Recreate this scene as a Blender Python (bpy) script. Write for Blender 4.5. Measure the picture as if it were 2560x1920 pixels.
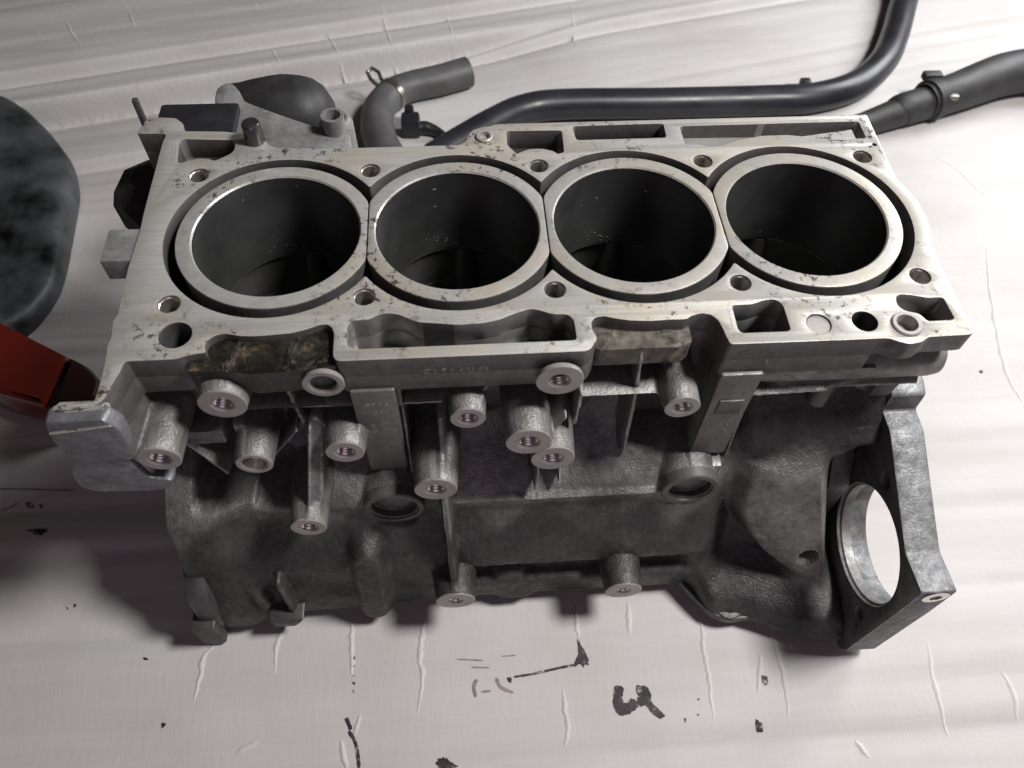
import bpy, bmesh, math, random
import numpy as np
from mathutils import Matrix, Vector
random.seed(7)
np.random.seed(7)

# ------------------------------------------------------------------ scene, camera, light
sc = bpy.context.scene
for o in list(bpy.data.objects):
    bpy.data.objects.remove(o, do_unlink=True)
COL = sc.collection
S = 0.001          # everything below is written in millimetres
H = 242.0          # height of the machined deck above the cardboard

cd = bpy.data.cameras.new('camera')
cam = bpy.data.objects.new('camera', cd)
COL.objects.link(cam)
cd.sensor_fit = 'HORIZONTAL'
cd.sensor_width = 36.0
cd.lens = 36.0 * 1950.0 / 2560.0
cd.clip_start = 0.01
cd.clip_end = 60.0
cd.dof.use_dof = True
cd.dof.focus_distance = 0.47
cd.dof.aperture_fstop = 11.0
CR = ((0.997364, 0.044251, -0.057504), (-0.068927, 0.825416, -0.560302), (0.022671, 0.562788, 0.82629))
cam.matrix_world = Matrix.Translation((-0.046679, -0.306757, (299.504 + H) * S)) @ Matrix(CR).to_4x4()
sc.camera = cam

w = bpy.data.worlds.new('World')
sc.world = w
w.use_nodes = True
w.node_tree.nodes['Background'].inputs[0].default_value = (0.86, 0.75, 0.70, 1)
w.node_tree.nodes['Background'].inputs[1].default_value = 0.045

def area(name, loc, target, size, power, color):
    ld = bpy.data.lights.new(name, 'AREA')
    ld.shape = 'DISK'
    ld.size = size
    ld.energy = power
    ld.color = color
    lo = bpy.data.objects.new(name, ld)
    COL.objects.link(lo)
    lo.location = loc
    d = Vector(target) - Vector(loc)
    lo.rotation_euler = d.to_track_quat('-Z', 'Y').to_euler()
    return lo
area('ceiling_lamp', (0.58, -0.13, 1.10), (0.10, 0.0, 0.1), 0.24, 16.5, (1.0, 0.985, 0.965))
area('front_fill', (0.05, -1.6, 0.75), (0.0, -0.15, 0.05), 1.2, 2.4, (0.97, 0.74, 1.0))  # added lilac fill from the front, no actual window
area('back_right_fill', (1.10, 0.70, 0.62), (0.45, 0.20, 0.0), 0.6, 13.0, (0.97, 0.98, 1.0))  # added soft fill from the back right, no actual doorway

sc.view_settings.view_transform = 'Standard'
sc.view_settings.look = 'None'
sc.view_settings.exposure = -0.05
sc.view_settings.gamma = 1.0
sc.view_settings.use_curve_mapping = False

# ------------------------------------------------------------------ helpers
def tag(o, label=None, cat=None, group=None, kind=None):
    if label: o['label'] = label
    if cat: o['category'] = cat
    if group: o['group'] = group
    if kind: o['kind'] = kind
    return o

def empty(name, loc=(0, 0, 0)):
    o = bpy.data.objects.new(name, None)
    COL.objects.link(o)
    o.location = loc
    o.empty_display_size = 0.05
    return o

def link_mesh(name, me, mat, parent=None, angle=35):
    me.materials.clear()
    me.materials.append(mat)
    if angle is not None:
        me.shade_smooth()
        me.set_sharp_from_angle(angle=math.radians(angle))
    o = bpy.data.objects.new(name, me)
    COL.objects.link(o)
    if parent is not None:
        o.parent = parent
        o.matrix_parent_inverse = parent.matrix_world.inverted() if False else Matrix.Translation(-Vector(parent.location))
    return o

def obj(name, v, f, mat, parent=None, angle=35):
    """v in mm, deck at z=0"""
    me = bpy.data.meshes.new(name)
    v = np.asarray(v, float) * S
    v[:, 2] += H * S
    me.from_pydata(v.tolist(), [], f)
    bm = bmesh.new(); bm.from_mesh(me)
    bmesh.ops.recalc_face_normals(bm, faces=bm.faces)
    bm.to_mesh(me); bm.free()
    return link_mesh(name, me, mat, parent, angle)

def rounded(pts, r, n=4):
    out = []
    m = len(pts)
    for i in range(m):
        p = np.array(pts[i], float); a = np.array(pts[i - 1], float); b = np.array(pts[(i + 1) % m], float)
        la = np.linalg.norm(a - p); lb = np.linalg.norm(b - p)
        if la < 1e-6 or lb < 1e-6:
            continue
        q = min(r, la * .45, lb * .45)
        s = p + (a - p) / la * q; e = p + (b - p) / lb * q
        for k in range(n + 1):
            t = k / n
            out.append(tuple((1 - t) ** 2 * s + 2 * t * (1 - t) * p + t * t * e))
    return out

def circle(cx, cy, r, n=28):
    return [(cx + r * math.cos(2 * math.pi * k / n), cy + r * math.sin(2 * math.pi * k / n)) for k in range(n)]

def plate(name, outer, holes, a0, a1, mat, parent, axis='z', bevel=0.5, angle=30):
    """filled 2D outline with holes, extruded between a0 and a1 along an axis"""
    cu = bpy.data.curves.new(name, 'CURVE')
    cu.dimensions = '2D'; cu.fill_mode = 'BOTH'
    t = a1 - a0
    bevel = min(bevel, t * .3)
    cu.extrude = t / 2 - bevel
    cu.bevel_depth = bevel; cu.bevel_resolution = 1
    cu.offset = -bevel
    for poly in [outer] + holes:
        sp = cu.splines.new('POLY'); sp.points.add(len(poly) - 1)
        for k, p in enumerate(poly):
            sp.points[k].co = (p[0], p[1], 0, 1)
        sp.use_cyclic_u = True
    tmp = bpy.data.objects.new('tmp', cu); COL.objects.link(tmp)
    dg = bpy.context.evaluated_depsgraph_get()
    me = bpy.data.meshes.new_from_object(tmp.evaluated_get(dg))
    bpy.data.objects.remove(tmp); bpy.data.curves.remove(cu)
    n = len(me.vertices); co = np.empty(n * 3); me.vertices.foreach_get('co', co); co = co.reshape(-1, 3)
    a, b, c = co[:, 0].copy(), co[:, 1].copy(), co[:, 2] + (a0 + a1) / 2
    if axis == 'z': q = np.stack([a, b, c], 1)
    elif axis == 'x': q = np.stack([c, a, b], 1)      # outline given as (y, z)
    else: q = np.stack([a, c, b], 1)                  # outline given as (x, z)
    q[:, 2] += H
    me.vertices.foreach_set('co', (q * S).ravel()); me.update()
    bm = bmesh.new(); bm.from_mesh(me)
    bmesh.ops.remove_doubles(bm, verts=bm.verts, dist=2e-6)
    bmesh.ops.recalc_face_normals(bm, faces=bm.faces)
    bm.to_mesh(me); bm.free()
    me.name = name
    return link_mesh(name, me, mat, parent, angle)

def lathe(profile, org, axis='y-', n=32):
    """profile list of (r, t): t measured along axis from org"""
    v = []; f = []
    for r, t in profile:
        for k in range(n):
            c, s = math.cos(2 * math.pi * k / n), math.sin(2 * math.pi * k / n)
            if axis == 'y-': v.append((org[0] + r * c, org[1] - t, org[2] + r * s))
            elif axis == 'z': v.append((org[0] + r * c, org[1] + r * s, org[2] + t))
            else: v.append((org[0] + t, org[1] + r * c, org[2] + r * s))
    for i in range(len(profile) - 1):
        for k in range(n):
            k2 = (k + 1) % n
            f.append((i * n + k, i * n + k2, (i + 1) * n + k2, (i + 1) * n + k))
    if profile[0][0] > 0.01 and len(profile) > 2 and profile[0] != profile[-1]:
        f.append(tuple(range(n)))
        f.append(tuple(range((len(profile) - 1) * n, len(profile) * n)))
    return v, f

def catmull(pts, n=8):
    pts = [np.array(p, float) for p in pts]
    P = [2 * pts[0] - pts[1]] + pts + [2 * pts[-1] - pts[-2]]
    out = []
    for i in range(1, len(P) - 2):
        for k in range(n):
            t = k / n
            out.append(.5 * ((2 * P[i]) + (-P[i - 1] + P[i + 1]) * t + (2 * P[i - 1] - 5 * P[i] + 4 * P[i + 1] - P[i + 2]) * t * t + (-P[i - 1] + 3 * P[i] - 3 * P[i + 1] + P[i + 2]) * t ** 3))
    out.append(pts[-1])
    return out

def tube(path, rad, n=24, inner=None, caps=True):
    """rad: number or list along path; open hollow ends when inner is given"""
    path = [np.array(p, float) for p in path]
    m = len(path)
    if not hasattr(rad, '__len__'): rad = [rad] * m
    v = []; f = []
    up = np.array([0, 0, 1.0])
    for i in range(m):
        t = path[min(i + 1, m - 1)] - path[max(i - 1, 0)]; t /= np.linalg.norm(t)
        s = np.cross(t, up); s /= np.linalg.norm(s) + 1e-9
        u = np.cross(s, t)
        for k in range(n):
            a = 2 * math.pi * k / n
            v.append(path[i] + rad[i] * (math.cos(a) * s + math.sin(a) * u))
    for i in range(m - 1):
        for k in range(n):
            k2 = (k + 1) % n
            f.append((i * n + k, i * n + k2, (i + 1) * n + k2, (i + 1) * n + k))
    for e, i in ((0, 0), (1, m - 1)):
        if inner:
            t = path[min(i + 1, m - 1)] - path[max(i - 1, 0)]; t /= np.linalg.norm(t)
            s = np.cross(t, up); s /= np.linalg.norm(s); u = np.cross(s, t)
            inw = t if e == 0 else -t
            b0 = len(v)
            for d in (0, 25):
                for k in range(n):
                    a = 2 * math.pi * k / n
                    v.append(path[i] + inw * d + inner * (math.cos(a) * s + math.sin(a) * u))
            for k in range(n):
                k2 = (k + 1) % n
                f.append((i * n + k, i * n + k2, b0 + k2, b0 + k))
                f.append((b0 + k, b0 + k2, b0 + n + k2, b0 + n + k))
            f.append(tuple(range(b0 + n, b0 + 2 * n)))
        elif caps:
            f.append(tuple(range(i * n, (i + 1) * n)))
    return v, f

def box(x0, x1, y0, y1, z0, z1, bev=1.5):
    bm = bmesh.new()
    vs = [bm.verts.new(p) for p in [(x, y, z) for x in (x0, x1) for y in (y0, y1) for z in (z0, z1)]]
    for q in ((0, 1, 3, 2), (4, 6, 7, 5), (0, 4, 5, 1), (2, 3, 7, 6), (0, 2, 6, 4), (1, 5, 7, 3)):
        bm.faces.new([vs[i] for i in q])
    bmesh.ops.recalc_face_normals(bm, faces=bm.faces)
    if bev: bmesh.ops.bevel(bm, geom=list(bm.edges), offset=bev, segments=2, affect='EDGES', profile=.6)
    bm.verts.index_update()
    v = [tuple(x.co) for x in bm.verts]; f = [[x.index for x in q.verts] for q in bm.faces]
    bm.free()
    return v, f

def join(*parts):
    v = []; f = []
    for a, b in parts:
        n = len(v); v += list(a); f += [tuple(i + n for i in q) for q in b]
    return v, f

# ------------------------------------------------------------------ materials
def base_mat(name):
    m = bpy.data.materials.new(name); m.use_nodes = True
    nt = m.node_tree
    b = nt.nodes['Principled BSDF']
    tc = nt.nodes.new('ShaderNodeTexCoord')
    return m, nt, b, tc.outputs['Object']

def noise(nt, vec, scale, detail=4, rough=.6, stretch=None):
    if stretch:
        mp = nt.nodes.new('ShaderNodeMapping'); mp.inputs['Scale'].default_value = stretch
        nt.links.new(vec, mp.inputs[0]); vec = mp.outputs[0]
    n = nt.nodes.new('ShaderNodeTexNoise')
    n.inputs['Scale'].default_value = scale; n.inputs['Detail'].default_value = detail; n.inputs['Roughness'].default_value = rough
    nt.links.new(vec, n.inputs['Vector'])
    return n.outputs['Fac']

def ramp(nt, fac, stops):
    r = nt.nodes.new('ShaderNodeValToRGB')
    el = r.color_ramp.elements
    while len(el) < len(stops): el.new(.5)
    for e, (p, c) in zip(el, stops):
        e.position = p; e.color = (c, c, c, 1) if not hasattr(c, '__len__') else (*c, 1)
    nt.links.new(fac, r.inputs[0])
    return r.outputs['Color']

def mix(nt, fac, a, b, mode='MIX'):
    m = nt.nodes.new('ShaderNodeMix'); m.data_type = 'RGBA'; m.blend_type = mode
    for k, x in ((0, fac), (6, a), (7, b)):
        if hasattr(x, 'links') or hasattr(x, 'is_linked'): nt.links.new(x, m.inputs[k])
        else: m.inputs[k].default_value = x if k == 0 else (*x, 1)
    return m.outputs[2]

def bump(nt, b, fac, strength, dist=.001):
    bp = nt.nodes.new('ShaderNodeBump'); bp.inputs['Strength'].default_value = strength; bp.inputs['Distance'].default_value = dist
    nt.links.new(fac, bp.inputs['Height'])
    if b.inputs['Normal'].is_linked:
        nt.links.new(b.inputs['Normal'].links[0].from_socket, bp.inputs['Normal'])
    nt.links.new(bp.outputs[0], b.inputs['Normal'])

def cast(name, lo, hi, metal=.35, rough=.55, bstr=.35, tint=None, scale=30, spec=.5, edge=0.0):
    """sand-cast aluminium: mottled, grainy, a little grime"""
    m, nt, b, vec = base_mat(name)
    big = noise(nt, vec, scale, 6, .7)
    c = ramp(nt, big, [(.30, lo), (.72, hi)])
    mid = noise(nt, vec, 210, 4, .7)
    c = mix(nt, ramp(nt, mid, [(.44, 0.0), (.70, .40)]), c, tuple(x * .5 for x in lo))
    sp = noise(nt, vec, 1500, 2, .6)
    c = mix(nt, ramp(nt, sp, [(.58, 0.0), (.74, .35)]), c, tuple(min(1, x * 1.4) for x in hi))
    if edge:
        geo = nt.nodes.new('ShaderNodeNewGeometry')          # light on the exposed edges painted as brighter metal
        c = mix(nt, ramp(nt, geo.outputs['Pointiness'], [(.515, 0.0), (.58, edge)]), c, tuple(min(1, x * 1.9 + .04) for x in hi))
    nt.links.new(c, b.inputs['Base Color'])
    b.inputs['Metallic'].default_value = metal
    rr = ramp(nt, mid, [(.3, rough - .1), (.7, rough + .12)])
    nt.links.new(rr, b.inputs['Roughness'])
    bump(nt, b, noise(nt, vec, 700, 3, .6), bstr, .0006)
    bump(nt, b, noise(nt, vec, 120, 3, .6), bstr * .6, .0012)
    return m

def machined(name, col, rough=.38, metal=.45, dirt=.5, streak=None):
    """milled aluminium with fine tool marks, scratches, gasket residue specks"""
    m, nt, b, vec = base_mat(name)
    st = noise(nt, vec, 60, 4, .7, streak or (1, 14, 1))
    c = ramp(nt, st, [(.3, tuple(x * .80 for x in col)), (.7, tuple(min(1, x * 1.06) for x in col))])
    cloud = noise(nt, vec, 22, 5, .65)
    c = mix(nt, ramp(nt, cloud, [(.42, 0.0), (.72, .55 * dirt + .1)]), c, (.40, .34, .255))
    spk = noise(nt, vec, 190, 5, .75)
    msk = noise(nt, vec, 17, 3, .6)
    k = nt.nodes.new('ShaderNodeMath'); k.operation = 'MULTIPLY'
    nt.links.new(ramp(nt, spk, [(.545, 0.0), (.61, 1.0)]), k.inputs[0])
    nt.links.new(ramp(nt, msk, [(.46, 0.0), (.62, dirt * 1.1)]), k.inputs[1])
    c = mix(nt, k.outputs[0], c, (.07, .058, .045))
    nt.links.new(c, b.inputs['Base Color'])
    b.inputs['Metallic'].default_value = metal
    nt.links.new(ramp(nt, cloud, [(.3, rough - .07), (.7, rough + .14)]), b.inputs['Roughness'])
    bump(nt, b, st, .12, .0004)
    bump(nt, b, spk, .12, .0005)
    return m

def plain(name, col, rough=.5, metal=0., var=.25, scale=40, bstr=.15, bscale=400, spec=.5, coat=0):
    m, nt, b, vec = base_mat(name)
    n = noise(nt, vec, scale, 5, .6)
    c = ramp(nt, n, [(.3, tuple(x * (1 - var) for x in col)), (.7, tuple(min(1, x * (1 + var)) for x in col))])
    nt.links.new(c, b.inputs['Base Color'])
    b.inputs['Metallic'].default_value = metal
    b.inputs['Specular IOR Level'].default_value = spec
    b.inputs['Coat Weight'].default_value = coat
    n2 = noise(nt, vec, bscale, 3, .6)
    nt.links.new(ramp(nt, n, [(.3, max(.03, rough - .06)), (.7, rough + .08)]), b.inputs['Roughness'])
    bump(nt, b, n2, bstr, .0006)
    return m

M = {}
M['deck'] = machined('machined_deck', (.455, .45, .432), .40, .32, 1.2)
M['liner'] = machined('machined_liner_rim', (.46, .455, .44), .34, .35, 1.2, (3, 3, 1))
M['face'] = machined('machined_boss_face', (.38, .36, .355), .40, .3, .3)
M['thread'] = plain('cut_thread', (.72, .68, .64), .24, .9, .1, 80, .1)
M['cast'] = cast('cast_aluminium', (.075, .072, .070), (.245, .236, .231), .35, .46, .9, None, 42, edge=.5)
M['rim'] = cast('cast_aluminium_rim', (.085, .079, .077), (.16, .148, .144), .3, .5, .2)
M['rimlite'] = cast('cast_aluminium_gallery', (.14, .135, .13), (.33, .32, .31), .35, .45, .3, None, 40)
M['flange'] = cast('cast_aluminium_weathered', (.06, .062, .066), (.34, .345, .355), .3, .5, .5, None, 90)
M['column'] = cast('cast_aluminium_smooth', (.13, .121, .118), (.21, .196, .19), .3, .45, .15, None, 18)
M['imprint'] = plain('gasket_imprint', (.33, .31, .28), .5, .2, .3, 60, .1)
def oil_and_dark(m):
    # old oil soaked into the lower casting, plus a darkened recess, read from the mesh
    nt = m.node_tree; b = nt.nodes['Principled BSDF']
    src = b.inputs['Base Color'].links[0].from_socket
    a = nt.nodes.new('ShaderNodeAttribute'); a.attribute_name = 'oil_and_dark'
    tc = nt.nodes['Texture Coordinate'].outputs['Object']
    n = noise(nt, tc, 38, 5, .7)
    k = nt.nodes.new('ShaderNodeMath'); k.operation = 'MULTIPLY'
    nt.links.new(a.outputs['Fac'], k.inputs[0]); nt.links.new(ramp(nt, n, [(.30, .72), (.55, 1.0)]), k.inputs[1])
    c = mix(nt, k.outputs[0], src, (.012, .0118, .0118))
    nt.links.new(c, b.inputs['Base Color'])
M['cast'].name = 'cast_aluminium'
oil_and_dark(M['cast'])
M['castlite'] = cast('cast_aluminium_clean', (.15, .15, .152), (.40, .395, .395), .35, .5, .4, None, 45)
M['castear'] = cast('cast_aluminium_bluish', (.09, .088, .098), (.27, .265, .29), .35, .42, .5, None, 45)
M['castdark'] = cast('cast_aluminium_oily_shaded', (.045, .043, .044), (.13, .125, .125), .3, .45)  # oily casting, also used to paint shade on the bell flange
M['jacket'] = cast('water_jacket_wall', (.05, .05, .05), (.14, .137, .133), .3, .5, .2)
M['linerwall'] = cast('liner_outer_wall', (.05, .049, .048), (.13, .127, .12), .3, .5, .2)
M['bore'] = plain('cylinder_bore', (.13, .13, .13), .34, .7, .4, 18, .04, 500)
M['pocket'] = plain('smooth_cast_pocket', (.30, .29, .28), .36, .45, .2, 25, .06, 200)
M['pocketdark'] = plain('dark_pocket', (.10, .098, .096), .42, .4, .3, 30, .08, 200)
M['steel'] = plain('dark_steel_dowel', (.12, .115, .12), .22, .85, .25, 60, .05, 300)
M['black'] = plain('black_plastic', (.018, .018, .021), .38, 0, .3, 60, .12, 500)
M['pipe'] = plain('black_satin_rubber', (.020, .020, .026), .36, 0, .25, 25, .06, 700, .5)
M['rubber'] = plain('dull_black_rubber', (.024, .023, .024), .55, 0, .35, 60, .2, 500)
M['greyhose'] = plain('grey_dusty_rubber', (.085, .083, .084), .50, 0, .22, 50, .15, 600)
M['clamp'] = plain('spring_clamp_steel', (.20, .19, .17), .35, .8, .4, 90, .1)
M['red'] = plain('red_paint', (.125, .010, .006), .2, 0, .25, 14, .04, 60, .5, .4)
M['reddark'] = plain('shaded_red', (.02, .006, .005), .3, 0, .4, 30, .1)
M['disc'] = plain('blue_grey_worn_steel', (.055, .060, .063), .5, .3, 1.0, 16, .2, 120)
M['concrete'] = plain('concrete', (.24, .23, .22), .8, 0, .2, 8, .3, 200)
M['ink'] = plain('black_marker_ink', (.022, .014, .018), .6, 0, .3, 90, .1)
M['smudge'] = plain('brown_grime', (.25, .21, .19), .7, 0, .5, 160, .2)
M['paperfold'] = plain('white_paper_fold', (.575, .55, .535), .7, 0, .06, 60, .1)
M['oil'] = plain('wet_oil_drop', (.30, .28, .26), .04, .2, .1, 60, 0, 100, 1.0, 1.0)

def worn_ink():
    m, nt, b, vec = base_mat('worn_marker_ink')
    n = noise(nt, vec, 170, 5, .7)
    c = ramp(nt, n, [(.36, (.40, .36, .345)), (.43, (.06, .045, .045)), (.55, (.018, .012, .015))])
    nt.links.new(c, b.inputs['Base Color']); b.inputs['Roughness'].default_value = .65
    return m
M['ink'] = worn_ink()
def oily():
    m, nt, b, vec = base_mat('burnt_oil_crust')
    n = noise(nt, vec, 75, 7, .75)
    c = ramp(nt, n, [(.42, (.010, .009, .008)), (.58, (.022, .017, .012)), (.66, (.11, .08, .04)), (.76, (.30, .25, .16))])
    nt.links.new(c, b.inputs['Base Color'])
    nt.links.new(ramp(nt, n, [(.40, .12), (.6, .6)]), b.inputs['Roughness'])
    bump(nt, b, noise(nt, vec, 330, 5, .7), .6, .0009)
    return m
M['oily'] = oily()
M['stainlite'] = plain('cream_stained_lip', (.20, .18, .15), .5, .2, .6, 160, .4, 400)
M['stained'] = plain('brown_stained_ledge', (.10, .088, .072), .5, .2, .8, 170, .4, 400)

def cardboard():
    m, nt, b, vec = base_mat('white_cardboard')
    fib = noise(nt, vec, 30, 5, .7, (1, 12, 1))
    c = ramp(nt, fib, [(.25, (.53, .51, .503)), (.75, (.565, .545, .537))])
    st = noise(nt, vec, 5.5, 4, .6)
    c = mix(nt, ramp(nt, st, [(.45, 0.0), (.75, .35)]), c, (.36, .31, .27))
    bd = noise(nt, vec, 5, 2, .4, (.18, 4.0, 1))
    c = mix(nt, ramp(nt, bd, [(.40, 0.0), (.70, .35)]), c, (.43, .405, .395))  # darker bands paint the shading of the washboard waves
    spk = noise(nt, vec, 42, 5, .7); msk = noise(nt, vec, 4.2, 2, .5)
    k = nt.nodes.new('ShaderNodeMath'); k.operation = 'MULTIPLY'
    nt.links.new(ramp(nt, spk, [(.70, 0.0), (.735, 1.0)]), k.inputs[0])
    nt.links.new(ramp(nt, msk, [(.48, 0.0), (.58, .85)]), k.inputs[1])
    c = mix(nt, k.outputs[0], c, (.09, .07, .06))
    nt.links.new(c, b.inputs['Base Color'])
    b.inputs['Roughness'].default_value = .62
    b.inputs['Specular IOR Level'].default_value = .3
    bump(nt, b, noise(nt, vec, 85, 4, .6, (3, .6, 1)), .22, .0012)
    bump(nt, b, noise(nt, vec, 14, 2, .4, (.3, 3, 1)), .6, .004)
    bump(nt, b, noise(nt, vec, 900, 2, .6), .12, .0003)
    return m
M['card'] = cardboard()

# ------------------------------------------------------------------ the surface it stands on
fl = obj('floor', [(-3000, -3000, -H - 70), (3000, -3000, -H - 70), (3000, 3000, -H - 70), (-3000, 3000, -H - 70)], [(0, 1, 2, 3)], M['concrete'], None, None)
tag(fl, kind='structure')

def vnoise1(t, seed):
    rs = np.random.RandomState(seed); tab = rs.rand(4096)
    i = np.floor(t).astype(int); f = t - i; f = f * f * (3 - 2 * f)
    return tab[i % 4096] * (1 - f) + tab[(i + 1) % 4096] * f

def sst0(a, b, t):
    t = np.clip((t - a) / (b - a), 0, 1); return t * t * (3 - 2 * t)

def sheet_height(x, y):
    """washboard waves of the cardboard: long soft ridges that run along x, tilting away at the back"""
    back = np.clip((y - 120) / 350, 0, 1)
    t = y - back * .245 * (x + 100) * 1.0
    bend = 6 * (vnoise1(x / 170 + 50, 3) - .5)
    t = t + bend
    h = 9 * (np.abs(vnoise1(t / 30 + 200, 11) - .5) - .25) + 2.2 * (vnoise1(t / 12 + 400, 12) - .5)
    h = h * (.55 + .45 * vnoise1(x / 120 + t / 300 + 90, 5))
    rl = (-176 - .055 * x) - y                      # front fold: the sheet dips towards the viewer
    h = h - 7 * sst0(0, 60, rl)
    # the large folded ridge behind the block
    def fold(r, A, L):                              # the panel sinks towards a crisp fold line, then steps back up
        return -A * np.clip((r + L) / L, 0, 1) ** 2 * (1 - sst0(0, 9, r))
    h = h + fold(y - (540 + .235 * (x + 150)), 34, 130) * (1 - sst0(-120, 160, x))
    h = h + fold(y - (640 + .24 * x), 14, 70)
    h = h + fold(y - (556 + .25 * x), 12, 60) * sst0(-160, 20, x)
    h = h + fold(y - (420 + .24 * (x + 150)), 9, 60) * (1 - sst0(-330, -250, x))
    # the block presses the sheet flat
    flat = np.exp(-(np.clip(np.abs(x) - 225, 0, None) / 40) ** 2 - (np.clip(np.abs(y + 20) - 135, 0, None) / 40) ** 2)
    return h * (1 - flat)

xs = np.unique(np.concatenate([np.arange(-1000, -640, 14), np.arange(-640, 720, 4.5), np.arange(720, 1101, 14)]))
ys = np.unique(np.concatenate([np.arange(-560, -270, 8), np.arange(-270, 720, 2.5), np.arange(720, 1101, 12)]))
XX, YY = np.meshgrid(xs, ys)
HH = sheet_height(XX, YY)
nx, ny = len(xs), len(ys)
v = np.stack([XX.ravel(), YY.ravel(), HH.ravel() - H - 1.0], 1)
idx = np.arange(nx * ny).reshape(ny, nx)
quads = np.stack([idx[:-1, :-1], idx[:-1, 1:], idx[1:, 1:], idx[1:, :-1]], -1).reshape(-1, 4)
card = obj('cardboard_sheet', v, quads.tolist(), M['card'], None, 60)
tag(card, 'creased white cardboard sheet spread on the floor under the engine block', 'cardboard')

def on_sheet(x, y, dz=0.0):
    return float(sheet_height(np.array([x]), np.array([y]))[0]) - H - 1.0 + dz

def crease(pts, wdt=2.6, hgt=1.2):
    p = catmull([(a, b, 0) for a, b in pts], 7)
    m = len(p); v = []; f = []
    for i, q in enumerate(p):
        t = p[min(i + 1, m - 1)] - p[max(i - 1, 0)]; t /= np.linalg.norm(t)
        s = np.array([-t[1], t[0], 0])
        k = math.sin(math.pi * min(1, max(0, (i + .3) / (m - .4)))) ** .5
        k *= .75 + .5 * random.random()
        q = q + s * random.uniform(-.5, .5)
        for a, hh in ((-1, -.25), (-.35, .55), (.1, 1), (.5, .35), (1.1, -.25)):
            r = q + s * a * wdt * k
            v.append((r[0], r[1], on_sheet(r[0], r[1], hh * hgt * k + .05)))
    for i in range(m - 1):
        for a in range(4):
            f.append((i * 5 + a, i * 5 + a + 1, i * 5 + 6 + a, i * 5 + 5 + a))
    obj('crease', v, f, M['paperfold'], card, 70)

def stain(pts, mat, name='ink_mark', dz=.35):
    c = np.mean(np.array(pts), 0)
    rp = rounded(pts, 3, 4)
    rp = [tuple(c + (np.array(q) - c) * random.uniform(.78, 1.18)) for q in rp]
    v = [(c[0], c[1], on_sheet(c[0], c[1], dz))] + [(a, b, on_sheet(a, b, dz)) for a, b in rp]
    n = len(rp)
    f = [(0, 1 + i, 1 + (i + 1) % n) for i in range(n)]
    obj(name, v, f, mat, card, None)

def stroke(pts, wid, mat, name='ink_mark', dz=.4):
    p = catmull([(a, b, 0) for a, b in pts], 6)
    m = len(p); v = []; f = []
    for i, q in enumerate(p):
        t = p[min(i + 1, m - 1)] - p[max(i - 1, 0)]; t /= np.linalg.norm(t) + 1e-9
        s = np.array([-t[1], t[0], 0])
        k = wid * (.8 + .4 * random.random()) * (1 if 0 < i < m - 1 else .5)
        for a in (-.5, .5):
            r = q + s * a * k
            v.append((r[0], r[1], on_sheet(r[0], r[1], dz)))
    for i in range(m - 1):
        f.append((2 * i, 2 * i + 1, 2 * i + 3, 2 * i + 2))
    obj(name, v, f, mat, card, None)
CREASES=[
     [(-226, -143), (-232, -150), (-232, -161), (-234, -178)],
     [(-179, -122), (-180, -134), (-184, -144), (-183, -164)],
     [(-134, -125), (-133, -148), (-132, -169)],
     [(-126, -193), (-129, -205)],
     [(-84, -119), (-83, -131), (-86, -148), (-87, -161), (-85, -173), (-89, -195)],
     [(24, -128), (22, -142), (22, -153)],
     [(8, -186), (8, -197), (9, -209), (6, -220)],
     [(60, -130), (58, -154)],
     [(108, -140), (109, -155), (107, -168), (107, -186), (105, -212)],
     [(158, -151), (158, -166), (158, -190), (155, -213)],
     [(265, -170), (260, -194), (259, -215), (259, -230)],
     [(310, -193), (311, -208), (308, -226)],
     [(197, -229), (203, -239)],
     [(146, -171), (139, -196)],
     [(-138, -207), (-134, -224)],
     [(-190, -204), (-204, -210)],
     [(-452, 662), (-436, 629), (-424, 598)],
     [(-515, 628), (-498, 596), (-478, 563)],
     [(-266, 572), (-254, 545), (-244, 519)],
     [(-197, 597), (-185, 556), (-169, 510)],
     [(-197, 594), (-183, 550), (-170, 514)],
     [(-134, 653), (-127, 609), (-118, 557), (-104, 515)],
     [(-54, 650), (-48, 603), (-45, 565)],
     [(-460, 455), (-448, 441)],
     [(-534, 472), (-517, 455)],
     [(463, 336), (484, 299), (495, 262)],
     [(463, 196), (437, 116), (420, 53), (421, 19)],
     [(-291, 657), (-283, 639)],
     [(106, 646), (105, 602), (102, 540)],
]
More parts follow.
